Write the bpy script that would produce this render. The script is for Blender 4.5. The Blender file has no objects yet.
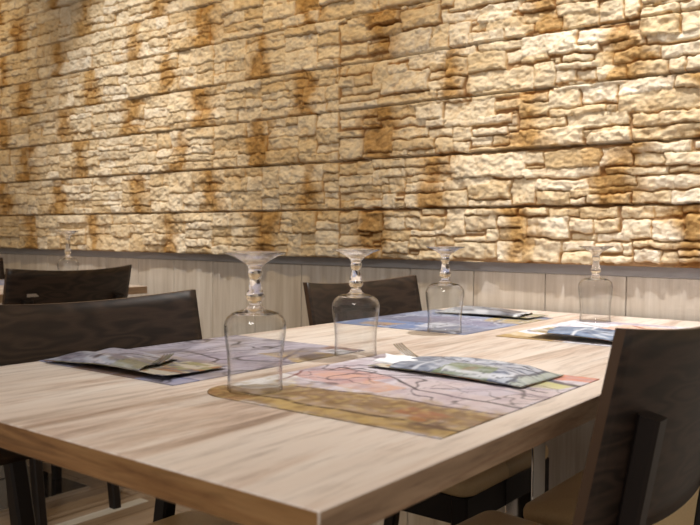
import bpy, bmesh, math, random
import numpy as np
from mathutils import Vector, Matrix
random.seed(7)
rng = np.random.default_rng(11)
S = bpy.context.scene
COL = S.collection
PI = math.pi

# ------------------------------------------------------------------ camera
Rm = np.array([[0.7899, 0.02635546, -0.61266906],
               [0.61319978, -0.02313739, 0.78958894],
               [0.00663442, -0.99938484, -0.03443739]])
FPX, CX, CY = 802.0, 350.0, 262.5
CAM = np.array([0.0, 0.0, 0.955])
cd = bpy.data.cameras.new('camera')
cam = bpy.data.objects.new('camera', cd); COL.objects.link(cam)
M = Matrix.Identity(4)
for i in range(3):
    M[i][0] = Rm[i, 0]; M[i][1] = -Rm[i, 1]; M[i][2] = -Rm[i, 2]; M[i][3] = CAM[i]
cam.matrix_world = M
cd.sensor_width = 36; cd.lens = FPX / 700 * 36
cd.clip_start = 0.02
cd.dof.use_dof = True; cd.dof.focus_distance = 1.5; cd.dof.aperture_fstop = 8.0
S.camera = cam

def wall_xz(u, v, y):
    d = Rm @ np.array([u - CX, v - CY, FPX]); d = d * (y / d[1])
    return d[0], d[2] + CAM[2]

# ------------------------------------------------------------------ materials
def newmat(name):
    m = bpy.data.materials.new(name); m.use_nodes = True
    nt = m.node_tree; b = nt.nodes['Principled BSDF']
    return m, nt, b
def N(nt, t, **k):
    n = nt.nodes.new(t)
    for a, v in k.items():
        if a.startswith('i_'):
            n.inputs[a[2:].replace('_', ' ')].default_value = v
        else: setattr(n, a, v)
    return n
def ramp(nt, fac, stops):
    r = nt.nodes.new('ShaderNodeValToRGB'); e = r.color_ramp.elements
    while len(e) < len(stops): e.new(0.5)
    for el, (p, c) in zip(e, stops):
        el.position = p; el.color = (*c, 1)
    nt.links.new(fac, r.inputs[0]); return r.outputs[0]
def s2l(c):
    return tuple(((x/255)/12.92 if x/255 <= .04045 else ((x/255+.055)/1.055)**2.4) for x in c)
def mapped(nt, scale, rot=(0, 0, 0)):
    tc = nt.nodes.new('ShaderNodeTexCoord'); mp = nt.nodes.new('ShaderNodeMapping')
    mp.inputs['Scale'].default_value = scale; mp.inputs['Rotation'].default_value = rot
    nt.links.new(tc.outputs['Object'], mp.inputs['Vector']); return mp.outputs[0]
def noise(nt, vec, scale, detail=4, rough=.55, dist=0.0):
    n = nt.nodes.new('ShaderNodeTexNoise'); n.inputs['Scale'].default_value = scale
    n.inputs['Detail'].default_value = detail; n.inputs['Roughness'].default_value = rough
    n.inputs['Distortion'].default_value = dist
    nt.links.new(vec, n.inputs['Vector']); return n.outputs['Fac']
def mix(nt, fac, a, b, mode='MIX'):
    m = nt.nodes.new('ShaderNodeMix'); m.data_type = 'RGBA'; m.blend_type = mode
    for s, v in ((m.inputs[0], fac), (m.inputs[6], a), (m.inputs[7], b)):
        if hasattr(v, 'is_linked') or hasattr(v, 'links'): nt.links.new(v, s)
        elif isinstance(v, tuple): s.default_value = (*v, 1)
        else: s.default_value = v
    return m.outputs[2]
def bump(nt, b, h, strength=.3, dist=.002):
    n = nt.nodes.new('ShaderNodeBump'); n.inputs['Strength'].default_value = strength
    n.inputs['Distance'].default_value = dist
    nt.links.new(h, n.inputs['Height']); nt.links.new(n.outputs[0], b.inputs['Normal'])
def plain(name, c, rough=.5, metal=0.0, spec=.5):
    m, nt, b = newmat(name)
    b.inputs['Base Color'].default_value = (*c, 1); b.inputs['Roughness'].default_value = rough
    b.inputs['Metallic'].default_value = metal; b.inputs['Specular IOR Level'].default_value = spec
    return m, nt, b

MAT = {}
# oak laminate of the table top: grain runs along the table (y)
def oak(name, stops, scale=1.0, rough=.42, along='y'):
    m, nt, b = newmat(name)
    sc = (1.0, .085, 1.0) if along == 'y' else (.085, 1.0, 1.0)
    v = mapped(nt, tuple(x*scale for x in sc))
    n1 = noise(nt, v, 16, 6, .62, .6); n2 = noise(nt, v, 85, 5, .65, .3); n3 = noise(nt, v, 9.0, 8, .72, 1.6)
    n4 = noise(nt, v, 2.2, 2, .5, .5)
    c1 = ramp(nt, n1, stops)
    dark = ramp(nt, n2, [(.32, (.46, .41, .39)), (.50, (1, 1, 1))])
    c2 = mix(nt, .55, c1, dark, 'MULTIPLY')
    streak = ramp(nt, n3, [(.36, (.46, .36, .30)), (.43, (.80, .70, .64)), (.50, (1, 1, 1))])
    c3 = mix(nt, .75, c2, streak, 'MULTIPLY')
    c3 = mix(nt, .5, c3, ramp(nt, n4, [(.35, (.84, .77, .74)), (.6, (1, 1, 1))]), 'MULTIPLY')
    nt.links.new(c3, b.inputs['Base Color'])
    b.inputs['Roughness'].default_value = rough
    bump(nt, b, n2, .12, .001)
    return m
MAT['oak_top'] = oak('oak_laminate_top', [(.28, s2l((184, 166, 150))), (.45, s2l((221, 208, 196))), (.7, s2l((233, 225, 216)))])
MAT['oak_edge'] = oak('oak_laminate_edge', [(.28, s2l((128, 104, 80))), (.5, s2l((170, 144, 116))), (.75, s2l((190, 166, 140)))], 2.0, .5)
MAT['oak_end'] = oak('oak_laminate_end', [(.28, s2l((108, 76, 42))), (.5, s2l((146, 108, 66))), (.75, s2l((166, 128, 84)))], 2.2, .5, 'x')
# dark stained veneer
def veneer(name, a, bb, rings=True):
    m, nt, b = newmat(name)
    v = mapped(nt, (1, 1.3, 6.0))
    w = nt.nodes.new('ShaderNodeTexNoise'); w.inputs['Scale'].default_value = 3.2; w.inputs['Detail'].default_value = 2
    nt.links.new(v, w.inputs['Vector'])
    mt = N(nt, 'ShaderNodeMath', operation='MULTIPLY'); mt.inputs[1].default_value = 60
    nt.links.new(w.outputs['Fac'], mt.inputs[0])
    sn = N(nt, 'ShaderNodeMath', operation='SINE'); nt.links.new(mt.outputs[0], sn.inputs[0])
    mp = N(nt, 'ShaderNodeMapRange'); mp.inputs['From Min'].default_value = -1; mp.inputs['From Max'].default_value = 1
    nt.links.new(sn.outputs[0], mp.inputs['Value'])
    fine = noise(nt, mapped(nt, (30, 8, 120)), 6, 4, .6)
    c = ramp(nt, mp.outputs[0], [(0, a), (1, bb)])
    f = ramp(nt, fine, [(.35, (.78, .78, .78)), (.6, (1.1, 1.1, 1.1))])
    nt.links.new(mix(nt, .8, c, f, 'MULTIPLY'), b.inputs['Base Color'])
    b.inputs['Roughness'].default_value = .46; b.inputs['Specular IOR Level'].default_value = .38
    return m
MAT['veneer'] = veneer('wenge_stained_veneer', s2l((34, 26, 21)), s2l((56, 43, 35)))
MAT['veneer_edge'] = plain('veneer_core_edge', s2l((72, 51, 34)), .5)[0]
MAT['leg'] = plain('dark_stained_leg', s2l((26, 20, 18)), .45, 0, .35)[0]
MAT['cushion'] = None
m, nt, b = newmat('beige_leatherette')
v = mapped(nt, (1, 1, 1)); n = noise(nt, v, 260, 3)
nt.links.new(ramp(nt, n, [(.3, s2l((214, 184, 136))), (.7, s2l((224, 196, 150)))]), b.inputs['Base Color'])
b.inputs['Roughness'].default_value = .45; bump(nt, b, n, .15, .0006); MAT['cushion'] = m
MAT['chrome'] = plain('polished_steel', (.78, .77, .75), .09, 1.0)[0]
MAT['plate_top'] = plain('black_glossy_steel', s2l((40, 36, 34)), .12)[0]
MAT['steel'] = plain('cutlery_steel', (.62, .62, .63), .22, 1.0)[0]
MAT['tag'] = plain('small_grey_plate', s2l((150, 140, 132)), .5)[0]
# glass
m, nt, b = newmat('clear_glass')
b.inputs['Base Color'].default_value = (1, 1, 1, 1); b.inputs['Roughness'].default_value = 0.0
b.inputs['Transmission Weight'].default_value = 1.0; b.inputs['IOR'].default_value = 1.48; MAT['glass'] = m
m, nt, b = newmat('pressed_glass')
b.inputs['Base Color'].default_value = (1, 1, 1, 1); b.inputs['Roughness'].default_value = .16
b.inputs['Transmission Weight'].default_value = 1.0; b.inputs['IOR'].default_value = 1.48; MAT['glass_foot'] = m
# the blown bowl is only a millimetre thick: it lets light straight through and mirrors at its Fresnel angle
m, nt, b = newmat('thin_blown_glass')
nt.nodes.remove(b)
tr = nt.nodes.new('ShaderNodeBsdfTransparent')
gl = nt.nodes.new('ShaderNodeBsdfGlossy'); gl.inputs['Roughness'].default_value = .02
lw = nt.nodes.new('ShaderNodeLayerWeight'); lw.inputs['Blend'].default_value = .5
pw = N(nt, 'ShaderNodeMath', operation='POWER'); pw.inputs[1].default_value = 3.4; nt.links.new(lw.outputs['Facing'], pw.inputs[0])
fr = N(nt, 'ShaderNodeMath', operation='MULTIPLY_ADD'); fr.inputs[1].default_value = .85; fr.inputs[2].default_value = .028; nt.links.new(pw.outputs[0], fr.inputs[0])
mx = nt.nodes.new('ShaderNodeMixShader')
nt.links.new(fr.outputs[0], mx.inputs[0]); nt.links.new(tr.outputs[0], mx.inputs[1]); nt.links.new(gl.outputs[0], mx.inputs[2])
pe = N(nt, 'ShaderNodeMath', operation='POWER'); pe.inputs[1].default_value = 7.0; nt.links.new(lw.outputs['Facing'], pe.inputs[0])
nt.links.new(mix(nt, pe.outputs[0], (.985, .988, .988), (.22, .21, .20)), tr.inputs[0])
nt.links.new(mx.outputs[0], nt.nodes['Material Output'].inputs['Surface']); MAT['thin_glass'] = m
# napkin
m, nt, b = newmat('white_paper_napkin')
n = noise(nt, mapped(nt, (1, 1, 1)), 400, 2)
nt.links.new(ramp(nt, n, [(.3, s2l((232, 232, 236))), (.7, s2l((246, 246, 248)))]), b.inputs['Base Color'])
b.inputs['Roughness'].default_value = .85; bump(nt, b, n, .2, .0006); MAT['napkin'] = m
# printed paper: colour comes from the print
def printed(name, rough):
    m, nt, b = newmat(name)
    a = nt.nodes.new('ShaderNodeVertexColor'); a.layer_name = 'print'
    nt.links.new(a.outputs['Color'], b.inputs['Base Color'])
    b.inputs['Roughness'].default_value = rough
    return m
MAT['print'] = printed('printed_paper', .45)
MAT['paper_back'] = plain('paper_reverse', s2l((226, 224, 222)), .7)[0]
# stone
m, nt, b = newmat('split_face_stone')
at = nt.nodes.new('ShaderNodeVertexColor'); at.layer_name = 'stone'
sep = nt.nodes.new('ShaderNodeSeparateColor'); nt.links.new(at.outputs['Color'], sep.inputs[0])
v = mapped(nt, (1, 1, 1))
n1 = noise(nt, v, 34, 6, .65); n2 = noise(nt, v, 140, 5, .65)
base = ramp(nt, sep.outputs[0], [(0, s2l((214, 190, 150))), (.5, s2l((230, 213, 183))), (1, s2l((240, 229, 209)))])
mot = ramp(nt, n1, [(.3, s2l((222, 196, 154))), (.55, (1, 1, 1))])
base = mix(nt, .5, base, mot, 'MULTIPLY')
brown = ramp(nt, n1, [(.28, s2l((130, 94, 44))), (.48, s2l((174, 132, 70))), (.7, s2l((208, 168, 106)))])
c = mix(nt, sep.outputs[1], base, brown)
grv = ramp(nt, sep.outputs[2], [(0, s2l((166, 128, 82))), (.35, s2l((226, 200, 158))), (.75, (1, 1, 1))])
c = mix(nt, .8, c, grv, 'MULTIPLY')
nt.links.new(c, b.inputs['Base Color']); b.inputs['Roughness'].default_value = .9
b.inputs['Specular IOR Level'].default_value = .2
bump(nt, b, n2, .7, .004); MAT['stone'] = m
# whitewashed wood wainscot
m, nt, b = newmat('whitewashed_wood_panel')
v = mapped(nt, (1, 1, .06))
n1 = noise(nt, v, 38, 5, .6, .3); n2 = noise(nt, v, 150, 4, .6)
c = ramp(nt, n1, [(.3, s2l((188, 176, 162))), (.5, s2l((208, 198, 186))), (.7, s2l((220, 212, 202)))])
c = mix(nt, .4, c, ramp(nt, n2, [(.3, (.8, .78, .75)), (.6, (1, 1, 1))]), 'MULTIPLY')
nt.links.new(c, b.inputs['Base Color']); b.inputs['Roughness'].default_value = .55
bump(nt, b, n2, .1, .001); MAT['wainscot'] = m
MAT['trim'] = plain('grey_aluminium_profile', s2l((150, 148, 150)), .45, .0)[0]
MAT['plaster'] = plain('warm_white_plaster', s2l((226, 214, 196)), .9)[0]
# floor: brown wood boards along y
m, nt, b = newmat('brown_wood_floor')
br = nt.nodes.new('ShaderNodeTexBrick'); br.inputs['Scale'].default_value = 1.0
br.inputs['Brick Width'].default_value = 1.2; br.inputs['Row Height'].default_value = .16
br.inputs['Mortar Size'].default_value = .0025; br.inputs['Color1'].default_value = (*s2l((138, 120, 102)), 1)
br.inputs['Color2'].default_value = (*s2l((154, 135, 115)), 1); br.inputs['Mortar'].default_value = (*s2l((96, 78, 62)), 1)
nt.links.new(mapped(nt, (1, 1, 1), (0, 0, PI/2)), br.inputs['Vector'])
n1 = noise(nt, mapped(nt, (1, .08, 1)), 40, 5, .6, .3)
c = mix(nt, .7, br.outputs['Color'], ramp(nt, n1, [(.3, (.7, .66, .62)), (.6, (1, 1, 1))]), 'MULTIPLY')
nt.links.new(c, b.inputs['Base Color']); b.inputs['Roughness'].default_value = .3; MAT['floor'] = m

# ------------------------------------------------------------------ helpers
def link(name, me, mats, parent=None):
    o = bpy.data.objects.new(name, me); COL.objects.link(o)
    for mm in (mats if isinstance(mats, (list, tuple)) else [mats]): me.materials.append(mm)
    if parent: o.parent = parent
    return o
def obj(name, bm, mats, parent=None, smooth=False):
    bmesh.ops.recalc_face_normals(bm, faces=bm.faces[:])
    me = bpy.data.meshes.new(name); bm.to_mesh(me); bm.free()
    if smooth:
        for p in me.polygons: p.use_smooth = True
    return link(name, me, mats, parent)
def tag(o, label, cat, group=None):
    o['label'] = label; o['category'] = cat
    if group: o['group'] = group
    return o
def thing(name, label, cat, loc=(0, 0, 0), rz=0, group=None):
    o = bpy.data.objects.new(name, None); COL.objects.link(o)
    o.location = loc; o.rotation_euler = (0, 0, rz); o.empty_display_size = .1
    return tag(o, label, cat, group)
def dup(root, loc, rz, label):
    def cp(o, parent):
        c = o.copy(); COL.objects.link(c)
        if parent: c.parent = parent
        for ch in list(o.children): cp(ch, c)
        return c
    r = cp(root, None); r.location = loc; r.rotation_euler = (0, 0, rz); r['label'] = label
    return r
def box(bm, x0, x1, y0, y1, z0, z1, bev=0.0, seg=2):
    r = bmesh.ops.create_cube(bm, size=1.0)
    for v in r['verts']:
        v.co = Vector((x0 if v.co.x < 0 else x1, y0 if v.co.y < 0 else y1, z0 if v.co.z < 0 else z1))
    if bev:
        es = list({e for v in r['verts'] for e in v.link_edges})
        bmesh.ops.bevel(bm, geom=es, offset=bev, segments=seg, profile=.6, affect='EDGES')
def lathe(bm, prof, seg=48):
    rings = []
    for r, z in prof:
        if r < 1e-6: rings.append([bm.verts.new((0, 0, z))])
        else: rings.append([bm.verts.new((r*math.cos(2*PI*i/seg), r*math.sin(2*PI*i/seg), z)) for i in range(seg)])
    for a, b_ in zip(rings, rings[1:]):
        for i in range(seg):
            j = (i+1) % seg
            if len(a) == 1 and len(b_) == 1: continue
            if len(a) == 1: bm.faces.new((a[0], b_[i], b_[j]))
            elif len(b_) == 1: bm.faces.new((a[i], a[j], b_[0]))
            else: bm.faces.new((a[i], a[j], b_[j], b_[i]))
    return rings
def sweep(bm, path, w, d, bev=.004):
    """bar of rectangular section (w in local y, d in the bending plane) along an x-z path at constant y"""
    n = len(path); rings = []
    for i, (x, y, z, ww, dd) in enumerate(path):
        a = path[max(0, i-1)]; c = path[min(n-1, i+1)]
        t = Vector((c[0]-a[0], 0, c[2]-a[2])).normalized(); nr = Vector((t.z, 0, -t.x))
        pts = []
        for sy, sx in ((-1, -1), (1, -1), (1, 1), (-1, 1)):
            for (ox, oy) in (((dd/2-bev), ww/2), ((dd/2), ww/2-bev)) if (sy*sx > 0) else (((dd/2), ww/2-bev), ((dd/2-bev), ww/2)):
                pts.append(Vector((x, y, z)) + nr*(sx*ox) + Vector((0, sy*oy, 0)))
        rings.append([bm.verts.new(p) for p in pts])
    k = len(rings[0])
    for a, b_ in zip(rings, rings[1:]):
        for i in range(k):
            j = (i+1) % k; bm.faces.new((a[i], a[j], b_[j], b_[i]))
    bm.faces.new(rings[0]); bm.faces.new(rings[-1][::-1])

# value noise on numpy grids
def vnoise(X, Z, scale, seed):
    r = np.random.default_rng(seed); G = r.random((257, 257))
    x = X/scale; z = Z/scale
    xi = np.floor(x).astype(int); zi = np.floor(z).astype(int)
    fx = x-xi; fz = z-zi; fx = fx*fx*(3-2*fx); fz = fz*fz*(3-2*fz)
    g = lambda i, j: G[i % 257, j % 257]
    return (g(xi, zi)*(1-fx)+g(xi+1, zi)*fx)*(1-fz)+(g(xi, zi+1)*(1-fx)+g(xi+1, zi+1)*fx)*fz
def grid_mesh(name, P, color=None, cname='print', mats=None, parent=None, smooth=True):
    """P: (n,m,3) points"""
    n, mm = P.shape[:2]
    me = bpy.data.meshes.new(name)
    me.vertices.add(n*mm); me.vertices.foreach_set('co', P.reshape(-1).astype(np.float32))
    idx = np.arange(n*mm).reshape(n, mm)
    q = np.stack([idx[:-1, :-1], idx[1:, :-1], idx[1:, 1:], idx[:-1, 1:]], -1).reshape(-1, 4)
    nf = len(q)
    me.loops.add(nf*4); me.loops.foreach_set('vertex_index', q.reshape(-1).astype(np.int32))
    me.polygons.add(nf); me.polygons.foreach_set('loop_start', np.arange(0, nf*4, 4, dtype=np.int32))
    me.update(calc_edges=True)
    if smooth: me.polygons.foreach_set('use_smooth', np.ones(nf, bool))
    if color is not None:
        ca = me.color_attributes.new(cname, 'FLOAT_COLOR', 'POINT')
        c4 = np.ones((n*mm, 4), np.float32); c4[:, :3] = color.reshape(-1, 3)
        ca.data.foreach_set('color', c4.reshape(-1))
    me.validate()
    return link(name, me, mats, parent)

# ------------------------------------------------------------------ room
YW = 2.078                                # face of the wood wainscot
XL, XR = -4.6, 2.2
def struct(o):
    o['kind'] = 'structure'; return o
bm = bmesh.new(); box(bm, XL, XR, -2.6, 2.2, -.06, 0); struct(obj('floor', bm, MAT['floor']))
bm = bmesh.new(); box(bm, XL, XR, -2.6, 2.2, 2.95, 3.0); struct(obj('ceiling', bm, MAT['plaster']))
bm = bmesh.new(); box(bm, XL, XR, 2.12, 2.2, 0, 2.95); wall = struct(obj('wall_back', bm, MAT['plaster']))
bm = bmesh.new(); box(bm, XL-.1, XL, -2.6, 2.2, 0, 2.95); struct(obj('wall_left', bm, MAT['plaster']))
# wainscot boards, seam every 22.35 cm
bm = bmesh.new()
x = -.93 - .2235*16
while x < XR-.25:
    box(bm, x+.0012, x+.2235-.0012, YW, 2.12, 0.0, .852, .0015, 1); x += .2235
struct(obj('trim_1', bm, MAT['wainscot'])).name = 'trim_1'
bm = bmesh.new(); box(bm, XL, XR, YW-.006, 2.12, .852, .884, .002, 1)
struct(obj('trim_2', bm, MAT['trim']))

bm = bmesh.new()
box(bm, -2.345, -2.300, .6, 1.80, 0, .002); box(bm, -2.345, -2.300, 1.86, 2.06, 0, .002)  # flat pale strips added in place of a streak of light on the floor
struct(obj('floor_light_streak', bm, plain('painted_light_streak', s2l((206, 206, 204)), .35)[0]))
# ---- split-face stone cladding: 15.6 cm courses, traced stones where they show large
YS = 2.056
COURSE = [.880, 1.036, 1.194, 1.355, 1.502, 1.654, 1.803, 1.955, 2.108, 2.262, 2.416]
x0, x1, z0, z1, st = -4.5, .6, .880, 2.416, .0031
gx = np.arange(x0, x1, st); gz = np.arange(z0, z1+st*.5, st)
X, Z = np.meshgrid(gx, gz, indexing='ij')
wx = X + .010*(vnoise(X, Z, .03, 1)-.5) + .005*(vnoise(X, Z, .011, 2)-.5)
wz = Z + .009*(vnoise(X, Z, .04, 3)-.5) + .005*(vnoise(X, Z, .012, 4)-.5)
sid = -np.ones(X.shape, int); dist = np.zeros(X.shape)
stones = []
def guillotine(a, b_, c, d, out):
    w, h_ = b_-a, d-c
    if h_ > .085 or (h_ > .055 and random.random() < .6):
        if w < .10 and random.random() < .3: out.append((a, b_, c, d)); return
        s = c + h_*random.uniform(.33, .67)
        if w > .22 and random.random() < .55:
            t = a + w*random.uniform(.3, .7); guillotine(a, t, c, d, out); guillotine(t, b_, c, d, out); return
        guillotine(a, b_, c, s, out); guillotine(a, b_, s, d, out); return
    if w > random.uniform(.11, .24):
        t = a + w*random.uniform(.3, .7); guillotine(a, t, c, d, out); guillotine(t, b_, c, d, out); return
    out.append((a, b_, c, d))
for k in range(len(COURSE)-1):
    off = -.727 if k % 2 == 0 else -.98
    xx = off - .5*9
    while xx < x1:
        o = []; guillotine(xx, xx+.5, COURSE[k], COURSE[k+1], o); stones += o; xx += .5
# traced: (crop origin u, v, scale 700/180), boxes x0 x1 y0 y1 in that crop
TR = {
 (520, 125): """0 110 322 350;110 228 322 358;228 382 318 360;30 190 355 440;190 283 362 415;283 385 362 415;195 297 418 447;297 432 416 452;0 30 352 440;0 60 440 535;50 160 442 535;160 295 448 490;165 290 490 538;295 395 455 500;395 435 455 510;290 435 510 538;393 525 312 362;525 625 308 358;625 720 308 340;393 510 365 442;510 640 366 450;640 720 342 445;440 720 450 480;440 550 484 538;550 612 485 538;612 720 485 512;612 720 514 538;
 15 95 98 150;95 312 92 165;15 312 165 205;312 435 82 160;435 675 62 106;440 565 110 156;565 720 98 153;580 655 158 182;655 720 156 181;330 580 162 192;60 270 208 250;270 450 196 238;450 720 192 250;0 58 212 312;60 195 252 312;195 275 245 280;260 455 238 262;195 260 282 312;260 425 266 308;430 585 256 306;585 720 252 302;
 0 250 8 86;255 425 6 76;432 720 4 58;0 50 25 92""",
 (340, 125): """0 70 335 378;70 165 335 412;165 318 330 358;0 70 380 430;165 255 357 408;255 315 360 403;315 410 352 408;410 485 325 425;485 610 352 408;485 540 325 350;540 690 322 352;620 720 355 402;0 130 430 470;120 160 415 452;160 270 410 450;270 440 406 430;160 270 450 500;370 440 433 475;270 370 433 485;440 565 428 453;565 620 408 453;620 720 404 453;440 610 455 520;610 720 455 535;0 160 472 520;160 310 502 525;310 440 487 528;
 0 65 150 192;65 128 143 192;128 253 133 167;255 425 125 158;0 125 194 238;125 160 175 232;155 250 169 204;250 430 160 190;130 190 206 232;190 255 204 268;255 430 192 218;0 45 240 264;45 90 239 264;90 160 235 264;160 190 233 266;0 160 265 292;255 405 220 264;0 55 293 326;55 160 292 324;160 213 268 322;213 255 292 320;255 410 266 320;430 720 110 207;405 597 209 252;500 665 215 288;405 500 254 322;500 665 290 320;667 720 205 316;
 0 90 52 138;93 207 10 110;207 345 8 52;345 440 10 50;207 370 54 97;372 440 52 110;207 265 98 130;265 370 98 124;440 510 5 64;440 505 66 108;510 590 45 82;592 660 40 75;515 655 8 40;660 720 25 80;505 720 80 103;90 205 112 138""",
 (340, 0): """0 27 262 292;28 125 250 285;127 190 238 330;190 265 242 285;265 415 210 262;0 62 295 340;62 125 287 330;0 160 333 362;160 348 278 362;348 412 236 276;350 410 280 308;412 495 222 298;415 535 185 218;350 482 305 350;375 485 350 397;150 375 366 420;540 720 160 195;497 650 200 275;650 720 192 240;492 720 272 350;515 720 347 382;0 150 365 393;0 150 395 432;
 0 110 85 160;30 235 55 102;235 390 28 72;395 540 42 82;395 440 -20 25;105 240 104 140;240 390 62 103;190 355 118 200;355 422 94 192;427 505 84 185;110 188 165 205;0 108 168 218;505 640 118 172;510 575 95 120;575 720 74 112;540 670 50 88;535 720 8 50;640 720 100 145;0 150 225 258;150 420 192 226;
 150 297 420 458;297 405 405 462;408 603 390 463;0 150 425 455;605 720 388 425;160 340 459 490;340 408 460 490;410 530 463 490;530 668 443 478;0 90 458 500""",
 (520, 0): """5 228 122 208;230 420 110 165;5 115 210 240;115 310 180 207;165 290 209 238;320 480 158 190;293 360 193 257;360 547 185 237;0 48 250 358;48 132 243 348;135 300 240 266;132 222 270 315;222 300 267 307;300 412 250 308;412 577 235 302;577 640 220 292;643 720 212 280;550 720 163 217;485 720 128 160;470 620 55 142;623 720 38 124;130 412 310 337;420 485 105 152;
 0 50 92 132;15 140 42 82;50 165 75 122;165 305 40 110;140 300 8 56;305 402 -5 82;405 467 -8 66;470 620 18 56;622 720 0 36;0 138 0 38;
 0 108 363 397;108 235 345 418;237 380 325 402;0 112 398 455;115 332 414 446;332 380 403 432;0 175 456 495;178 432 435 490;383 602 298 362;604 720 285 340;383 720 350 432;440 720 430 480;432 720 483 528;250 425 492 530""",
}
traced = []
for (ou, ov), txt in TR.items():
    for q in txt.replace('\n', '').split(';'):
        q = q.split()
        if len(q) != 4: continue
        a, b_, c, d = map(float, q)
        um = ou + (a+b_)/2/3.889; vm = ov + (c+d)/2/3.889
        xa = wall_xz(ou+a/3.889, vm, YS-.014)[0]; xb = wall_xz(ou+b_/3.889, vm, YS-.014)[0]
        zt = wall_xz(um, ov+c/3.889, YS-.014)[1]; zb = wall_xz(um, ov+d/3.889, YS-.014)[1]
        traced.append((xa, xb, max(zb, z0), zt))
def lay(rects, start, clear):
    for n_, (a, b_, c, d) in enumerate(rects):
        i0 = max(0, int((a-.02-x0)/st)); i1 = min(len(gx), int((b_+.02-x0)/st)+1)
        j0 = max(0, int((c-.02-z0)/st)); j1 = min(len(gz), int((d+.02-z0)/st)+1)
        if i1 <= i0 or j1 <= j0: continue
        sx = wx[i0:i1, j0:j1]; sz = wz[i0:i1, j0:j1]
        dd = np.minimum(np.minimum(sx-a, b_-sx), np.minimum(sz-c, d-sz))
        cur = dist[i0:i1, j0:j1]; cs = sid[i0:i1, j0:j1]
        m_ = dd > (0 if clear else cur)
        if clear: m_ = (dd > 0) & ((cs < start) | (dd > cur))
        cur[m_] = dd[m_]; cs[m_] = start+n_
n0 = len(stones); lay(stones, 0, False)
# clear random stones that would poke into the traced field
tz = (X > -1.42) & (X < -.53) & (Z < 1.64)
for (a, b_, c, d) in traced:
    i0 = max(0, int((a-.004-x0)/st)); i1 = min(len(gx), int((b_+.004-x0)/st)+1)
    j0 = max(0, int((c-.004-z0)/st)); j1 = min(len(gz), int((d+.004-z0)/st)+1)
    dist[i0:i1, j0:j1] = 0.0
lay(traced, n0, True)
ALL = stones + traced
dist = np.clip(dist-.0006, 0, None)
nS = len(ALL)
hh = rng.uniform(.004, .016, nS); ta = rng.uniform(-.07, .07, nS); tb = rng.uniform(-.14, .08, nS); tone = rng.random(nS)
cxs = np.array([(s[0]+s[1])/2 for s in ALL]); czs = np.array([(s[2]+s[3])/2 for s in ALL])
sd = np.clip(sid, 0, None)
edge = np.clip(dist/(.0016+.0042*vnoise(X, Z, .02, 40)), 0, 1); edge = 1-(1-edge)**2
def facets(X, Z, cell, seed, tilt, k):
    r_ = np.random.default_rng(seed); J = r_.random((64, 64, 5))
    ci = np.floor(X/cell).astype(int); cj = np.floor(Z/cell).astype(int); out = np.full(X.shape, -9.)
    for di in (-1, 0, 1):
        for dj in (-1, 0, 1):
            q = J[(ci+di) % 64, (cj+dj) % 64]
            dx = X-(ci+di+q[..., 0])*cell; dz = Z-(cj+dj+q[..., 1])*cell
            out = np.maximum(out, q[..., 4]*cell*.25+(q[..., 2]-.5)*tilt*dx+(q[..., 3]-.62)*tilt*dz-k*(dx*dx+dz*dz)/cell)
    return out
rough = (.40*facets(wx, wz*1.5, .045, 31, .8, .30) + .36*facets(wx*1.1+.3*wz, wz*1.5, .019, 32, 1.1, .30) + .52*facets(X-.2*Z, Z*1.3, .0095, 33, 1.2, .25)
         - .004 + .0036*(vnoise(X, Z, .0065, 7)-.5) + .005*(vnoise(X, Z, .05, 5)-.5) - .004*np.clip(np.abs(vnoise(X*.8-Z*.5, Z*1.8, .020, 9)-.5)*-8+.6, 0, 1))
H = edge*(hh[sd] + ta[sd]*(X-cxs[sd])*.6 + tb[sd]*(Z-czs[sd])*.8 + rough)
H = np.where(sid < 0, 0, H)+.006
# open joints between courses
for k, cz in enumerate(COURSE[1:-1]):
    g = np.abs(wz*.2+Z*.8-cz) < .0030
    H = np.where(g, -.012, H)
stain = np.zeros(X.shape)
pb = rng.uniform(-.25, .25, nS)
for k in range(len(COURSE)-1):
    inz = (Z >= COURSE[k]) & (Z < COURSE[k+1])
    meas = {0: [-3.499, -3.001, -2.504, -1.986, -1.503, -1.008, -.537], 1: [-3.737, -3.27, -2.691, -2.262, -1.777, -1.292, -.723],
            2: [-3.538, -3.094, -2.432, -2.027, -1.479, -.990], 3: [-3.732, -3.207, -2.742, -2.317, -1.801, -1.226, -.721],
            4: [-3.559, -3.018, -2.521, -2.003, -1.47, -.929], 5: [-3.727, -3.267, -2.721, -2.301, -1.78], 6: [-3.599, -3.067, -2.563]}
    cs_ = [q*.989 for q in meas.get(k, [])]
    if not cs_: cs_ = [-4.0 if k % 2 == 0 else -4.25]
    while cs_[-1] < .5: cs_.append(cs_[-1]+.5)
    while cs_[0] > -4.3: cs_.insert(0, cs_[0]-.5)
    for j, c in enumerate(cs_):
        w = .056 + .012*math.sin(j*1.3+k*2.9)
        g = np.exp(-((X-c + .05*(vnoise(X, Z, .05, 20)-.5))/w)**2)
        stain = np.where(inz, np.maximum(stain, g), stain)
stain = stain*(.75+.5*vnoise(X, Z, .03, 21)) + pb[sd]*(stain > .12)
stain += .35*(vnoise(X, Z, .22, 22) > .72)*vnoise(X, Z, .04, 23)
stain = np.clip((stain-.16)*1.25, 0, .88)
colr = np.stack([tone[sd]*.8+.2*vnoise(X, Z, .05, 24), stain, np.clip(np.clip(edge*1.1, 0, 1)*np.clip(.72+(rough+.002)*60, .35, 1), 0, 1)], -1)
P = np.stack([X, YS-H, Z], -1)
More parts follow.
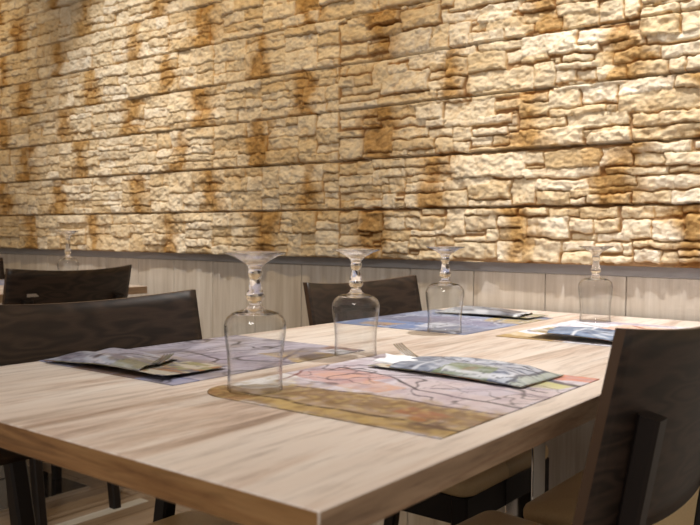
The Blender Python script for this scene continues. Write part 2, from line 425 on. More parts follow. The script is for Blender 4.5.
# close the cladding back to the wall at bottom and top
Pb = P[:, :1].copy(); Pb[:, 0, 1] = 2.12; Pt = P[:, -1:].copy(); Pt[:, 0, 1] = 2.12
P = np.concatenate([Pb, P, Pt], 1); colr = np.concatenate([colr[:, :1], colr, colr[:, -1:]], 1)
struct(grid_mesh('wall_back_cladding', P, colr, 'stone', MAT['stone'], wall, False)).name = 'stone_cladding'

# ------------------------------------------------------------------ tables
def make_table():
    t = thing('dining_table', 'x', 'table')
    bm = bmesh.new(); box(bm, -.3985, .3985, -.8035, .8035, .7205, .75, .0012, 1)
    bm.normal_update()
    o = obj('tabletop', bm, [MAT['oak_top'], MAT['oak_edge'], MAT['oak_end']], t)
    for p in o.data.polygons:
        if abs(p.normal.x) > .8: p.material_index = 1
        elif abs(p.normal.y) > .8: p.material_index = 2
        elif p.normal.z < -.5: p.material_index = 1
    for s in (-1, 1):
        bm = bmesh.new(); box(bm, -.033, .033, s*.39-.033, s*.39+.033, .010, .7205, .003, 2)
        c = obj('column', bm, MAT['chrome'], t)
    bm = bmesh.new(); box(bm, -.36, .36, -.60, .56, 0, .010, .0015, 1)
    pl = obj('base_plate', bm, MAT['plate_top'], t)
    bm = bmesh.new()
    for s in (-1, 1):
        box(bm, s*.3605-.0015, s*.3605+.0015, -.602, .562, .0005, .0095)
    box(bm, -.36, .36, .5600, .5625, .0005, .0095); box(bm, -.36, .36, -.6025, -.6000, .0005, .0095)
    obj('edge_strip', bm, MAT['chrome'], pl)
    return t
T1 = make_table(); T1.location = (-.776, 1.2545, 0)
T1['label'] = 'large oak laminate table in front with four upturned wine glasses'; T1['group'] = 'oak restaurant tables'
T2 = dup(T1, (-2.95, 1.19, 0), 0, 'second oak laminate table in the background at left, mostly hidden by a chair')

# ------------------------------------------------------------------ chairs
ZT, ZB, HW = .844, .598, .2325
def px(y, z): return -.25 + (ZT-z)*.208 - .034*(1-(y/HW)**2)
def make_chair():
    t = thing('dining_chair', 'x', 'chair')
    # curved plywood backrest with dipped top and arched bottom edge
    nu, nv, th = 28, 10, .012
    bm = bmesh.new(); F = []; B = []
    for i in range(nu+1):
        s = -1+2*i/nu; fr = []; bk = []
        for j in range(nv+1):
            w = j/nv
            zt = ZT-.012*(1-s*s); zb = ZB-.010*(1-s*s)
            y = s*HW
            # rounded lower corners
            e = max(0, (abs(s)-.93)/.07); zb2 = zb+.010*e*e*e
            z = zb2+(zt-zb2)*w
            y2 = y*(1-.004*(1-w))
            x = px(y, z)
            fr.append(bm.verts.new((x, y2, z))); bk.append(bm.verts.new((x-th, y2, z)))
        F.append(fr); B.append(bk)
    side = []
    for i in range(nu):
        for j in range(nv):
            bm.faces.new((F[i][j], F[i+1][j], F[i+1][j+1], F[i][j+1])); bm.faces.new((B[i][j+1], B[i+1][j+1], B[i+1][j], B[i][j]))
        side.append(bm.faces.new((F[i][nv], F[i+1][nv], B[i+1][nv], B[i][nv]))); side.append(bm.faces.new((B[i][0], B[i+1][0], F[i+1][0], F[i][0])))
    for j in range(nv):
        side.append(bm.faces.new((F[0][j], F[0][j+1], B[0][j+1], B[0][j]))); side.append(bm.faces.new((B[nu][j], B[nu][j+1], F[nu][j+1], F[nu][j])))
    for f in side: f.material_index = 1
    o = obj('backrest', bm, [MAT['veneer'], MAT['veneer_edge']], t)
    for p in o.data.polygons: p.use_smooth = p.material_index == 0
    # seat
    bm = bmesh.new(); xs, ys = .169, .21
    def outline(g, n=7):
        pts = []
        for (cx_, cy_, r, a0) in ((xs, ys, .035, 0), (-.165, ys-.02, .085, 90), (-.165, -ys+.02, .085, 180), (xs, -ys, .035, 270)):
            for q in range(n+1):
                a = math.radians(a0+90*q/n)
                sx = 1 if cx_ > 0 else -1; sy = 1 if cy_ > 0 else -1
                ox = cx_-sx*r; oy = cy_-sy*r
                pts.append((ox+(r-g)*math.cos(a), oy+(r-g)*math.sin(a)))
        return pts
    lay_ = [(.012, .412), (.003, .416), (0, .424), (0, .436), (.004, .444), (.014, .450), (.032, .4535)]
    rings = [[bm.verts.new((x_, y_, z_)) for x_, y_ in outline(g)] for g, z_ in lay_]
    k = len(rings[0])
    for a, b_ in zip(rings, rings[1:]):
        for i in range(k): bm.faces.new((a[i], a[(i+1) % k], b_[(i+1) % k], b_[i]))
    bm.faces.new(rings[0][::-1]); cen = bm.verts.new((0, 0, .457))
    for i in range(k): bm.faces.new((rings[-1][i], rings[-1][(i+1) % k], cen))
    obj('seat', bm, MAT['cushion'], t, True)
    bm = bmesh.new()
    box(bm, .128, .160, -.165, .165, .352, .412, .002, 1)
    for s in (-1, 1):
        box(bm, -.205, .128, s*.186-.012, s*.186+.012, .352, .412, .002, 1)
    box(bm, -.205, -.180, -.174, .174, .352, .412, .002, 1)
    obj('seat_frame', bm, MAT['leg'], t)
    for s in (-1, 1):
        bm = bmesh.new(); ya = s*.172
        zs = [.743, .70, .66, .62, .56, .48, .40, .30, .15, 0]
        pth = []
        for z in zs:
            if z > .60: x = px(ya, z)-.012-.0135
            else:
                q = (.60-z)/.60; xa = px(ya, .60)-.0255
                x = xa + .012*math.sin(min(1, q*3)*PI/2) - .075*max(0, q-.15)**1.3
            pth.append((x, ya-s*.032*min(1, (1-z/.743)*2.2), z, .030, .026+.008*min(1, max(0, (.56-z)/.1))))
        sweep(bm, pth, 0, 0)
        bmesh.ops.translate(bm, verts=bm.verts[:], vec=(0, 0, 0))
        obj('leg', bm, MAT['leg'], t)
        bm = bmesh.new()
        sweep(bm, [(.143, s*.184, .412, .040, .040), (.143, s*.184, .30, .040, .040), (.143, s*.184, .010, .030, .030)], 0, 0)
        obj('leg', bm, MAT['leg'], t)
    return t
G = 'dark veneer dining chairs'
chL = make_chair(); chL['group'] = G
chL.location = (-.969, .838, 0)
chL['label'] = 'dark veneer chair at the left table edge nearest the camera, large figured backrest'
ch3 = dup(chL, (-.969, 1.640, 0), 0, 'dark veneer chair behind the glasses, far side of the front table near the wall')
ch4 = dup(chL, (-2.621, 1.543, 0), PI, 'dark veneer chair at the background table, rear of backrest seen with small grey plate')
ph = PI - .05
def place_corner(c, ang, corner):
    lx, ly = -.25, corner*HW
    return (c[0]-(lx*math.cos(ang)-ly*math.sin(ang)), c[1]-(lx*math.sin(ang)+ly*math.cos(ang)), 0)
chR = dup(chL, place_corner((-.301, .854), ph, 1), ph, 'dark veneer chair at right in the foreground, back turned to the camera')
chR.scale = (1, 1, 1.0155)
chRR = dup(chL, (-.496, 1.585, 0), PI, 'beige seated chair beyond the right foreground chair, only its seat showing under the table edge')
ch5 = dup(chL, (-3.16, 1.64, 0), 0, 'dark chair at the extreme left edge, on the far side of the background table')
# small grey plate on the back of the background chair
bm = bmesh.new(); box(bm, -.0015, .0015, -.020, .020, -.005, .005)
lp = obj('grey_plate', bm, MAT['tag'], ch4); lp.location = (px(.150, .755)-.0135, .150, .756)
lp['label'] = 'small grey plate on the rear of the backrest'

# ------------------------------------------------------------------ wine glasses, standing upside down
BOWL_O = [(.0365, 0), (.0372, .0006), (.0366, .012), (.0362, .028), (.0372, .045), (.0395, .062), (.0412, .076), (.0415, .083),
          (.0405, .0885), (.0372, .0950), (.0310, .0998)]
BOWL_I = [(.0303, .0990), (.0362, .0943), (.0394, .0880), (.0402, .0826), (.0399, .076), (.0382, .062), (.0359, .045), (.0350, .028), (.0354, .012), (.0360, .0006), (.0365, 0)]
STEM = [(0, .1008), (.010, .1006), (.019, .1002), (.0260, .0994), (.0303, .0988), (.0310, .0998), (.023, .1026), (.0155, .1040), (.0122, .1060), (.0106, .1080), (.0105, .1098), (.0082, .1115), (.0078, .1135),
        (.0100, .1160), (.0122, .1190), (.0128, .1215), (.0124, .1235), (.0112, .126), (.0096, .131), (.0084, .137), (.0072, .1425), (.0070, .1450),
        (.0086, .1470), (.0096, .1495), (.0096, .1525), (.0090, .155), (.0086, .1568), (0, .1568)]
FOOT = [(0, .1570), (.0086, .1570), (.0095, .160), (.0135, .1640), (.0165, .1660), (.0210, .1690), (.0250, .1708), (.0300, .1735), (.0350, .1752), (.0405, .1772),
        (.0418, .1780), (.0415, .1790), (.0390, .1793), (.0330, .1790), (.0250, .1784), (.0180, .1780), (.0120, .1776), (0, .1774)]
def make_glass():
    t = thing('wine_glass', 'x', 'glass', group='upturned wine glasses')
    bm = bmesh.new(); lathe(bm, BOWL_O, 64); lathe(bm, BOWL_I, 64)
    bmesh.ops.remove_doubles(bm, verts=bm.verts[:], dist=1e-6)
    obj('bowl', bm, MAT['thin_glass'], t, True)
    bm = bmesh.new(); lathe(bm, STEM, 48); obj('stem', bm, MAT['glass'], t, True)
    bm = bmesh.new(); lathe(bm, FOOT, 64); obj('foot', bm, MAT['glass_foot'], t, True)
    return t
g1 = make_glass(); g1.location = (-.7391, .7509, .7514); g1.scale = (.98, .98, 1.008)
g1['label'] = 'upturned wine glass in front, the nearest and largest of the row'
for loc, lb in (((-.8242, 1.0792, .7505), 'upturned wine glass second from the front, before the dark chair back'),
                ((-.8727, 1.4506, .7514), 'upturned wine glass third from the front, on the blue placemat'),
                ((-.7131, 1.882, .7514), 'upturned wine glass farthest back at right of the front table, against the wood panelling'),
                ((-2.80, 1.805, .7516), 'blurred upturned wine glass on the background table at far left')):
    gd = dup(g1, loc, random.random(), lb)
    if loc[0] < -2:       # the background glass has a longer stem
        for ch in gd.children:
            if not ch.name.startswith('bowl'):
                ch.scale = (1, 1, 1.40); ch.location = (0, 0, .0998*(1-1.40))

# ------------------------------------------------------------------ prints (ink on paper)
def L(c): return np.array(s2l(c))
class Print:
    def __init__(s, A, B, bg, seed):
        s.A, s.B, s.seed = A, B, seed
        s.C = np.ones(A.shape+(3,))*L(bg)
        s.wa = .035*(vnoise(A, B, .11, seed)-.5)+.015*(vnoise(A, B, .04, seed+1)-.5)
        s.wb = .035*(vnoise(A, B, .10, seed+2)-.5)+.015*(vnoise(A, B, .035, seed+3)-.5)
        s.k = seed+10
    def put(s, m, c, op=1.0):
        m = np.clip(m, 0, 1)[..., None]*op; s.C = s.C*(1-m)+L(c)*m
    def poly(s, pts, c, op=1.0, tex=.35, soft=.006, warp=1.0):
        A = s.A+s.wa*warp; B = s.B+s.wb*warp; ins = np.zeros(A.shape, bool); n = len(pts)
        for i in range(n):
            a0, b0 = pts[i]; a1, b1 = pts[(i+1) % n]
            cond = ((b0 > B) != (b1 > B)); xx = (a1-a0)*(B-b0)/((b1-b0) if b1 != b0 else 1e-9)+a0
            ins ^= cond & (A < xx)
        s.k += 1
        t = 1-tex*vnoise(s.A, s.B*1.0, .03, s.k)-tex*.6*vnoise(s.A, s.B, .012, s.k+40)
        s.put(ins*t, c, op)
    def blob(s, a, b, ra, rb, c, op=1.0, tex=.4):
        d = np.sqrt(((s.A+s.wa*1.5-a)/ra)**2+((s.B+s.wb*1.5-b)/rb)**2); s.k += 1
        s.put(np.clip((1-d)*3, 0, 1)*(1-tex*vnoise(s.A, s.B, .02, s.k)), c, op)
    def line(s, pts, c, w=.006, op=.9, warp=.6):
        A = s.A+s.wa*warp; B = s.B+s.wb*warp; D = np.full(A.shape, 9.)
        for (a0, b0), (a1, b1) in zip(pts, pts[1:]):
            da, db = a1-a0, b1-b0; l2 = da*da+db*db+1e-12
            t = np.clip(((A-a0)*da+(B-b0)*db)/l2, 0, 1)
            D = np.minimum(D, np.hypot(A-a0-t*da, B-b0-t*db))
        s.put(np.clip((w-D)/(w*.5), 0, 1), c, op)
    def hatch(s, m, c, op=.5, sc=.012, ang=.5):
        s.k += 1
        q = vnoise((s.A*math.cos(ang)+s.B*math.sin(ang))*.25, -s.A*math.sin(ang)+s.B*math.cos(ang), sc, s.k)
        s.put(m*np.clip((q-.55)*5, 0, 1), c, op)
INK = (50, 44, 54)
def sketch(p, sc, w, c, op, m=1.0):
    p.k += 3
    n_ = vnoise(p.A, p.B, sc, p.k)+.35*vnoise(p.A, p.B, sc*.35, p.k+1)
    gate = np.clip((vnoise(p.A, p.B, sc*1.6, p.k+2)-.35)*5, 0, 1)
    p.put(np.clip((w-np.abs(n_-.67))/(w*.5), 0, 1)*gate*m, c, op)
def paint_mat(A, B, kind):
    """A: 0 at the glass end .. 1 ; B: 0 table middle .. 1 diner's edge"""
    one = np.ones(A.shape)
    if kind == 0:      # sketched landscape: ochre field band, salmon and lilac sheets with branches
        p = Print(A, B, (216, 208, 216), 100)
        p.hatch(one, (178, 160, 172), .45, .02, .2)
        p.poly([(.30, .45), (.62, .45), (.70, 1), (.30, 1)], (206, 188, 188), .8)
        p.poly([(.40, .02), (.62, .1), (.58, .40), (.36, .30)], (206, 146, 132), .8)
        p.poly([(.44, .10), (.56, .14), (.53, .30), (.42, .24)], (222, 172, 150), .8)
        p.poly([(.36, .30), (.50, .36), (.46, .54), (.34, .5)], (216, 156, 112), .8, .5)
        p.poly([(0, -.1), (.255, -.1), (.30, .5), (.31, 1.1), (0, 1.1)], (162, 132, 84), 1, .3)
        p.poly([(.02, -.1), (.08, -.1), (.10, 1.1), (.02, 1.1)], (190, 158, 92), .9)
        p.poly([(.14, .25), (.27, .3), (.29, 1.1), (.17, 1.1)], (132, 98, 58), .75)
        p.poly([(.12, -.04), (.42, -.04), (.40, .08), (.28, .20), (.16, .14)], (240, 238, 238), 1, .05)
        p.poly([(-.05, -.05), (.12, -.05), (.10, .22), (-.05, .26)], (164, 120, 72), .95, .25)
        p.line([(.09, .15), (.085, .45), (.10, .7), (.09, 1)], (84, 62, 34), .012)
        p.line([(.27, .22), (.305, .5), (.315, 1)], (98, 78, 80), .010)
        p.poly([(.16, .72), (.24, .74), (.23, .9), (.15, .88)], (170, 100, 72), .7)
        p.blob(.10, .88, .06, .10, (98, 72, 62), .9); p.blob(.13, .82, .03, .04, (206, 130, 70), .9)
        p.line([(.30, .10), (.50, .02), (.66, .12)], (130, 62, 58), .008)
        p.line([(.62, .08), (.60, .35), (.45, .6), (.42, 1)], INK, .009); p.line([(.60, .3), (.72, .55), (.66, .8)], INK, .009)
        p.line([(.5, .62), (.62, .8), (.6, 1)], INK, .007); p.line([(.72, .1), (.78, .5), (.66, .95)], INK, .008)
        p.poly([(.50, .66), (.64, .7), (.62, .9), (.5, .86)], (196, 190, 206), .7)
        p.poly([(.72, .78), (.86, .80), (.85, .98), (.74, .95)], (206, 204, 110), .9)
        p.poly([(.86, .6), (1.02, .6), (1.02, 1.02), (.92, 1.02)], (226, 128, 76), .95)
        p.poly([(.84, .4), (1.02, .4), (1.02, .66), (.9, .64)], (110, 54, 48), .9)
        p.line([(.80, .7), (.90, .8), (.82, 1)], (70, 66, 84), .022)
        up = np.clip((A-.30)*12, 0, 1)
        sketch(p, .22, .02, INK, .8, up); p.put(up*np.clip((vnoise(A, B, .05, 790)-.5)*2, 0, 1), (170, 152, 166), .6)
        sketch(p, .16, .016, INK, .75, up); sketch(p, .07, .02, (96, 84, 100), .6, up*(B > .45))
        dn = 1-up
        p.put(dn*np.clip((vnoise(A, B, .045, 777)-.4)*2.5, 0, 1), (118, 90, 52), .55); p.put(dn*np.clip((vnoise(A, B, .02, 778)-.5)*3, 0, 1), (200, 174, 116), .5); sketch(p, .08, .02, (84, 62, 34), .5, dn)
    elif kind == 1:    # grey-lilac sheet, violet border, olive hill, brown vignette at the glass corner
        p = Print(A, B, (206, 200, 214), 200)
        p.hatch(one, (150, 142, 160), .6, .02, .3)
        p.poly([(.14, -.1), (.42, -.1), (.36, .35), (.2, .3)], (196, 164, 88), .95)
        p.poly([(.20, -.1), (.36, -.1), (.32, .14)], (140, 112, 60), .8)
        p.poly([(-.1, -.1), (.14, -.1), (.10, .24), (-.1, .26)], (158, 112, 66), .95)
        p.poly([(.06, .0), (.16, .02), (.14, .2), (.05, .14)], (236, 234, 238), 1, .05)
        p.line([(.13, .3), (.5, .05), (.62, .0)], (86, 74, 96), .012)
        p.poly([(.42, -.1), (.60, -.1), (.70, .6), (.4, .5)], (178, 168, 190), .7)
        p.line([(.42, 0), (.55, .35), (.5, .7), (.6, 1)], INK, .010); p.line([(.55, .35), (.8, .2), (1, .1)], INK, .010)
        p.line([(.2, .4), (.4, .55), (.8, .6)], INK, .008)
        p.poly([(.60, .2), (.85, .25), (.8, .8), (.62, .7)], (196, 176, 150), .7)
        p.poly([(.9, -.1), (1.1, -.1), (1.1, 1.1), (.92, 1.1)], (164, 168, 206), .9)
        p.line([(.90, 0), (.92, 1)], (110, 116, 160), .008)
        p.poly([(.30, .70), (.9, .72), (.9, .95), (.3, .95)], (206, 204, 222), .8)
        sketch(p, .26, .035, INK, .9); sketch(p, .18, .035, INK, .85); sketch(p, .07, .03, (110, 100, 120), .6); p.put(np.clip((vnoise(A, B, .13, 795)-.52)*3, 0, 1), (150, 138, 136), .7); p.put(np.clip((vnoise(A, B, .06, 791)-.5)*2.4, 0, 1), (140, 134, 150), .6)
        p.poly([(.84, .28), (1.02, .25), (1.02, .72), (.88, .70)], (150, 112, 66), .95)
        b2 = (np.abs(B-.97) < .018) & (np.sin(A*180) > .1)
        p.put(b2*1.0, (120, 112, 130), .7)
    elif kind == 2:    # blue sheet with ochre patches
        p = Print(A, B, (150, 160, 188), 300)
        p.hatch(one, (110, 124, 168), .6, .025, .3)
        p.poly([(.0, .45), (.30, .4), (.28, 1.1), (0, 1.1)], (104, 134, 188), .9)
        p.poly([(.05, .62), (.2, .6), (.18, .85), (.05, .85)], (196, 160, 104), .9)
        p.poly([(.35, .1), (.7, .05), (.68, .7), (.4, .7)], (142, 134, 160), .8)
        p.poly([(.55, -.1), (.9, -.1), (.85, .35), (.6, .3)], (198, 172, 92), .9)
        p.line([(0, .3), (.3, .35), (.6, .2), (1, .3)], (66, 78, 120), .012); p.line([(.3, .3), (.35, .7), (.3, 1)], (66, 78, 120), .01)
        p.poly([(.9, -.1), (1.1, -.1), (1.1, 1.1), (.94, 1.1)], (96, 90, 100), .8)
        p.poly([(.04, .05), (.14, .04), (.14, .3), (.04, .3)], (226, 230, 240), .9)
        p.poly([(.30, .45), (.55, .4), (.6, 1.1), (.3, 1.1)], (106, 104, 128), .8); p.poly([(.02, -.1), (.3, -.1), (.26, .3), (.02, .35)], (120, 124, 150), .9)
        p.poly([(.12, .3), (.36, .25), (.34, .48), (.15, .5)], (214, 218, 230), .9, .1)
        sketch(p, .15, .035, (44, 50, 84), .9); sketch(p, .09, .05, (216, 222, 236), .7)
    else:              # pale sheet, ochre corner, rose and orange patches
        p = Print(A, B, (226, 224, 232), 400)
        p.hatch(one, (170, 168, 186), .5, .02, .3)
        p.poly([(.78, -.1), (1.1, -.1), (1.1, .34), (.82, .30)], (206, 178, 104), .95)
        p.poly([(.9, -.1), (1.1, -.1), (1.1, .4), (.96, .38)], (164, 128, 70), .9)
        p.poly([(.1, .35), (.4, .3), (.42, .62), (.15, .7)], (226, 172, 132), .9)
        p.line([(.12, .42), (.3, .6), (.44, .5)], (150, 92, 70), .014)
        p.poly([(.2, .66), (.7, .6), (.7, 1.1), (.2, 1.1)], (206, 150, 140), .85)
        p.poly([(.0, .1), (.1, .05), (.1, .6), (0, .6)], (150, 130, 150), .8)
        p.line([(.5, .1), (.6, .4), (.4, .9)], INK, .01); p.line([(.2, .1), (.3, .3), (.28, .6)], INK, .008)
        sketch(p, .15, .016, INK, .5)
    return p.C
def placemat(name_loc, x_in, x_out, y_g, y_o, kind, label, rot=0.0, n=(210, 180), group='printed paper placemats'):
    A, B = np.meshgrid(np.linspace(0, 1, n[0]), np.linspace(0, 1, n[1]), indexing='ij')
    Cc = paint_mat(A, B, kind)*{0: .88, 1: .72, 2: .82, 3: .92}[kind]
    cx_, cy_ = (x_in+x_out)/2, (y_g+y_o)/2
    lx = x_in+(x_out-x_in)*B-cx_; ly = y_g+(y_o-y_g)*A-cy_
    zz = np.full(A.shape, .0011)
    Pm = np.stack([lx, ly, zz], -1)
    # thin sheet: top print plus a skirt down to the table
    if (x_out-x_in)*(y_o-y_g) < 0: pass
    if kind == 0:      # this sheet has a rounded corner at the glass
        R_ = .055; da = np.abs(ly-(y_g-cy_)); db = np.abs(lx-(x_in-cx_))
        ea, eb = R_-da, R_-db; dd = np.hypot(ea, eb); mk = (ea > 0) & (eb > 0) & (dd > 1e-6)
        q = np.where(mk, np.maximum(ea, eb)/np.maximum(dd, 1e-6), 1.0)
        lx = np.where(mk, (x_in-cx_)+np.sign(x_out-x_in)*(R_-eb*q), lx); ly = np.where(mk, (y_g-cy_)+np.sign(y_o-y_g)*(R_-ea*q), ly)
        Pm = np.stack([lx, ly, zz], -1)
    ring = lambda Q: np.concatenate([Q[:1], Q, Q[-1:]], 0)
    Pm = ring(Pm); Cc = ring(Cc); Pm[0, :, 2] = .0003; Pm[-1, :, 2] = .0003
    Pm = np.concatenate([Pm[:, :1], Pm, Pm[:, -1:]], 1); Cc = np.concatenate([Cc[:, :1], Cc, Cc[:, -1:]], 1)
    Pm[:, 0, 2] = .0003; Pm[:, -1, 2] = .0003
    o = grid_mesh('placemat', Pm, Cc, 'print', MAT['print'], None, False)
    o.location = (cx_, cy_, .7502); o.rotation_euler = (0, 0, rot)
    return tag(o, label, 'placemat', group)
placemat('a', -.795, -.417, .688, 1.122, 0, 'printed placemat with ochre field band and orange patches, nearest the camera on the right side')
placemat('b', -.846, -1.172, 1.135, .702, 1, 'grey lilac printed placemat under the left front pouch, beside the large left chair')
placemat('c', -.822, -1.170, 1.446, 1.890, 2, 'blue printed placemat at the wall end of the left side, under the third glass', 0, (150, 120))
placemat('d', -.764, -.390, 1.895, 1.470, 3, 'pale printed placemat with ochre corner at the wall end, behind the right chair', 0, (150, 120))
placemat('e', -2.98, -3.30, 1.45, 1.86, 2, 'blue printed placemat on the background table at the far left edge', 0, (80, 70))

# ------------------------------------------------------------------ cutlery pouches with napkin and fork
def paint_pouch(A, B, kind):
    """A along the pouch from open end 0 to closed end 1, B across"""
    one = np.ones(A.shape); p = Print(A, B, (190, 196, 212), 500+50*kind)
    if kind == 0:
        p.poly([(-.1, -.1), (.45, -.1), (.38, 1.1), (-.1, 1.1)], (126, 138, 160), .9)
        p.hatch(one, (70, 84, 118), .8, .04, .4); p.hatch(one, (214, 220, 232), .7, .03, -.5)
        p.line([(.30, -.1), (.52, 1.1)], (226, 230, 240), .02); p.line([(0, .95), (.3, .78), (.6, .85), (1, .55)], INK, .022)
        p.poly([(.46, -.1), (.8, -.1), (.78, .38), (.5, .3)], (138, 152, 96), .9); p.blob(.64, .16, .05, .09, (160, 104, 84), .5)
        p.line([(.52, .45), (.75, .5), (.95, .62)], (70, 76, 104), .02); p.hatch((A > .5)*1.0, (236, 238, 246), .8, .04, .2)
        p.poly([(.93, -.1), (1.1, -.1), (1.1, 1.1), (.96, 1.1)], (196, 206, 190), .95); p.line([(.92, 0), (.95, 1)], (74, 78, 92), .014)
    elif kind == 1:
        p.poly([(-.1, -.1), (.40, -.1), (.35, .6), (-.1, .7)], (186, 166, 134), .9)
        p.hatch(one, (120, 112, 128), .7, .03, .3); p.hatch(one, (226, 222, 228), .7, .035, -.4)
        p.poly([(.1, .55), (.45, .5), (.5, .9), (.1, .95)], (150, 138, 112), .9)
        p.put(np.clip((vnoise(A, B, .09, 811)-.45)*3, 0, 1), (128, 120, 140), .7)
        p.poly([(.5, .1), (.85, .15), (.8, .7), (.5, .6)], (182, 176, 196), .85)
        p.line([(.3, 0), (.45, .4), (.6, .5), (.6, .9)], (84, 72, 76), .03); p.line([(.55, .1), (.9, .3)], (84, 80, 96), .025)
        p.poly([(.2, .72), (.4, .7), (.4, 1.1), (.2, 1.1)], (150, 150, 92), .7)
    elif kind == 2:
        p.put(one, (150, 152, 160), .9); p.hatch(one, (66, 64, 72), .85, .05, .2); p.hatch(one, (214, 218, 226), .7, .05, -.3)
        p.poly([(.0, .2), (.45, .2), (.4, .8), (0, .8)], (124, 116, 112), .9)
        p.poly([(-.1, -.1), (.12, -.1), (.08, 1.1), (-.1, 1.1)], (60, 60, 66), .9); p.line([(.16, 0), (.12, 1)], (232, 236, 240), .03)
    else:
        p.poly([(-.1, -.1), (1.1, -.1), (1.1, 1.1), (-.1, 1.1)], (96, 126, 164), .9)
        p.hatch(one, (52, 78, 118), .7, .04, .3); p.hatch((A > .3)*1.0, (206, 214, 226), .8, .04, -.4)
        p.line([(.35, -.1), (.42, 1.1)], (224, 228, 236), .02)
    sketch(p, .20, .035, (44, 44, 60), .8); sketch(p, .1, .04, (70, 74, 92), .6)
    return p.C
def pouch(loc, rz, kind, label, Lh=.262, Wd=.122, lift=0.0, edge_lift=0.0, cut=.16, n=(90, 46), flip=False):
    """paper sleeve lying along local +x; open end at x=0. Front sheet bulges over the cutlery, the back sheet reaches further out."""
    t = thing('cutlery_pouch', label, 'pouch', loc, rz, 'printed paper cutlery pouches')
    A, B = np.meshgrid(np.linspace(0, 1, n[0]), np.linspace(0, 1, n[1]), indexing='ij')
    def base(a, b):
        if flip: b = 1-b
        return .0020 + lift*(1-a)**2 + edge_lift*(np.clip(1-b*1.6, 0, 1))**1.5*np.clip(1.15-np.abs(a-.45)*1.6, 0, 1)
    # front sheet: starts on a slant
    s0 = cut*(1-.55*B); As = s0+(1-s0)*A
    ed = np.clip(np.minimum(B, 1-B)/.26, 0, 1); bul = (1-(1-ed)**2)*np.clip((1-As)/.16, 0, 1)**.7*(.42+.58*np.clip((As-s0)/.25, 0, 1))
    zf = base(As, B)+.0004+bul*.0125+.0018*bul*(vnoise(As, B, .16, 70+kind)-.5)+.0012*bul*np.sin(B*14+As*5)
    Pf = np.stack([As*Lh, (B-.5)*Wd, zf], -1)
    Cb_k = {0: .9, 1: .75, 2: .8, 3: .9}[kind]
    f = grid_mesh('front_sheet', Pf, paint_pouch(As, B, kind)*{0: .72, 1: .66, 2: .72, 3: .85}[kind], 'print', MAT['print'], t, True)
    f['label'] = 'printed upper sheet, puffed up by the cutlery'
    zb = base(A, B)
    Pb_ = np.stack([A*Lh, (B-.5)*Wd, zb], -1)
    Cb = np.ones(A.shape+(3,))*L((204, 196, 180))
    Cb = np.where((vnoise(A, B, .12, 80+kind) > .55)[..., None], L((160, 154, 116)), Cb)
    Cb = np.where((vnoise(A, B, .10, 90+kind) > .72)[..., None], L((170, 126, 92)), Cb)
    Cb = np.where((vnoise(A, B, .07, 95+kind) > .70)[..., None], L((120, 116, 124)), Cb)
    bk = grid_mesh('back_sheet', Pb_, Cb*Cb_k, 'print', MAT['print'], t, True)
    for o_, nm in ((f, 'f'), (bk, 'b')):
        md = o_.modifiers.new('thickness', 'SOLIDIFY'); md.thickness = .0006; md.offset = 1 if nm == 'f' else -1
    return t
def fork_mesh():
    """fork along +x, tines at +x end curving up; origin mid-handle"""
    bm = bmesh.new()
    def strip(sec, th=.0018):
        T_ = []; Bt = []
        for (x, y0, y1, z) in sec:
            T_.append((bm.verts.new((x, y0, z+th)), bm.verts.new((x, y1, z+th)))); Bt.append((bm.verts.new((x, y0, z)), bm.verts.new((x, y1, z))))
        for i in range(len(sec)-1):
            bm.faces.new((T_[i][0], T_[i+1][0], T_[i+1][1], T_[i][1])); bm.faces.new((Bt[i][1], Bt[i+1][1], Bt[i+1][0], Bt[i][0]))
            bm.faces.new((T_[i][0], Bt[i][0], Bt[i+1][0], T_[i+1][0])); bm.faces.new((T_[i][1], T_[i+1][1], Bt[i+1][1], Bt[i][1]))
        bm.faces.new((T_[0][0], T_[0][1], Bt[0][1], Bt[0][0])); bm.faces.new((T_[-1][1], T_[-1][0], Bt[-1][0], Bt[-1][1]))
    prof = lambda x: .0 if x < .02 else (-.012*((x-.02)/.055) if x < .06 else -.0087+.0*(x)) 
    def zc(x):
        if x < .01: return 0
        if x < .045: q = (x-.01)/.035; return -.007*(q*q*(3-2*q))
        q = (x-.045)/.050; return -.007+.021*q**1.6
    hw = lambda x: .0085-.00002 if x < -.07 else (.0085+(.0036-.0085)*min(1, (x+.07)/.06) if x < -.01 else (.0036 if x < .012 else .0036+.0086*min(1, (x-.012)/.022)))
    xs_ = [-.10+.004*i for i in range(int(.148/.004)+1)]
    strip([(x, -hw(x), hw(x), zc(x)) for x in xs_ if x <= .048])
    for q in range(4):
        yc = (-1.5+q)*.0062
        strip([(.046+.006*i, yc-.0019*(1-.04*i), yc+.0019*(1-.04*i), zc(.046+.006*i)) for i in range(9)])
    return bm
def fork(loc, rz, ry, label, first=[None]):
    if first[0] is None:
        o = obj('fork', fork_mesh(), MAT['steel'], None, False); first[0] = o
    else:
        o = first[0].copy(); COL.objects.link(o)
    o.location = loc; o.rotation_euler = (0, ry, rz)
    return tag(o, label, 'fork', 'forks in the pouches')
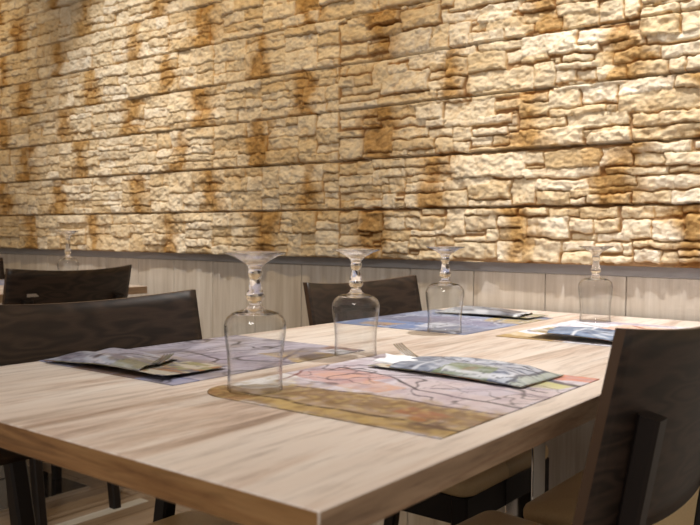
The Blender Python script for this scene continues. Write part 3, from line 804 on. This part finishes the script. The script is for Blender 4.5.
def napkin(loc, rz, label, Ln=.10, Wn=.085, sd_=1):
    A, B = np.meshgrid(np.linspace(0, 1, 30), np.linspace(0, 1, 26), indexing='ij')
    zt = .0055*np.sin(np.clip(np.minimum(B, 1-B)*5, 0, 1)*PI/2)*(1+.7*(vnoise(A, B, .22, 150+sd_)-.5))+.003*np.sin(B*9+A*4)*np.clip(B*(1-B)*5, 0, 1)+.004*A*(1-A)
    xo = .012*np.sin(B*5+sd_)*A
    top = np.stack([A*Ln+xo, (B-.5)*Wn, zt+.001], -1); bot = top.copy(); bot[..., 2] = .0002
    P_ = np.concatenate([bot[:1], top, bot[-1:]], 0); P_ = np.concatenate([P_[:, :1], P_, P_[:, -1:]], 1)
    P_[:, 0, 2] = .0002; P_[:, -1, 2] = .0002
    o = grid_mesh('napkin', P_, None, mats=MAT['napkin']); o.location = loc; o.rotation_euler = (0, 0, rz)
    return tag(o, label, 'napkin', 'folded paper napkins')
ZM = .7513
# right front: open end points to the table middle (-x)
pouch((-.728, 1.050, ZM), math.radians(-2), 0, 'printed grey and green pouch on the ochre placemat, nearest the camera on the right side', .262, .128, 0, .004)
# left front: open end points to +x, near long edge curled up
pouch((-.880, .775, ZM), PI+math.radians(3), 1, 'printed beige and lilac pouch curling up on the left front placemat', .270, .130, .003, .008, .40, (90, 46), True)
pouch((-.845, 1.850, ZM), PI, 2, 'printed black and white pouch at the wall end of the left side', .262, .125, .002, .004, .16, (90, 46), True)
pouch((-.700, 1.545, ZM), 0, 3, 'blue printed pouch at the wall end, half hidden by the right chair', .262, .125, .010, .006)
napkin((-.640, 1.046, ZM+.003), PI-.08, 'white folded napkin sticking out of the nearest right pouch', .108, .062, 1)
fork((-.6515, 1.0800, ZM+.0078), PI-.10, -.03, 'fork tips over the white napkin of the nearest right pouch')
fork((-1.018, .756, ZM+.0080), .06, -.06, 'fork with four bright tines at the end of the left front pouch')

# ------------------------------------------------------------------ light
def light(kind, name, loc, target, energy, color, size=.1, angle=60, blend=.5):
    d = bpy.data.lights.new(name, kind); d.energy = energy; d.color = color
    if kind == 'SPOT': d.spot_size = math.radians(angle); d.spot_blend = blend; d.shadow_soft_size = size
    if kind == 'AREA': d.shape = 'DISK'; d.size = size
    o = bpy.data.objects.new(name, d); COL.objects.link(o); o.location = loc
    o.rotation_euler = (Vector(target)-Vector(loc)).to_track_quat('-Z', 'Y').to_euler()
    return o
WW = (1.0, .74, .40); WN = (1.0, .975, .945)
# ceiling spots washing the wall
for x_, e_, c_, a_ in ((-.70, 150, WN, 46), (.45, 96, WN, 46), (-1.80, 70, WW, 74), (-2.72, 118, WN, 44), (-3.9, 56, WW, 66)):
    light('SPOT', 'wall_spot', (x_, 1.02, 2.9), (x_, 2.05, 1.22), e_, c_, .04, a_, .9)
# ceiling spots over the tables
light('SPOT', 'table_spot', (-.60, 1.72, 2.9), (-.66, 1.50, .75), 165, WN, .035, 50, .9)
light('SPOT', 'table_spot', (-1.0, .70, 2.9), (-.85, .75, .75), 46, WN, .035, 55, .9)
light('SPOT', 'table_spot', (-2.6, 1.3, 2.9), (-2.6, 1.3, .75), 60, WN, .035, 55, .9)
# general room light
light('AREA', 'ceiling_lamp', (0.3, -1.2, 2.88), (0.1, -.6, 0), 45, WN, .9)
w = bpy.data.worlds.new('room_ambience'); S.world = w; w.use_nodes = True
bg = w.node_tree.nodes['Background']; bg.inputs[0].default_value = (1.0, .92, .84, 1); bg.inputs[1].default_value = .42

S.view_settings.view_transform = 'Standard'; S.view_settings.look = 'None'
S.view_settings.gamma = 1; S.view_settings.exposure = 0.0; S.view_settings.use_curve_mapping = False
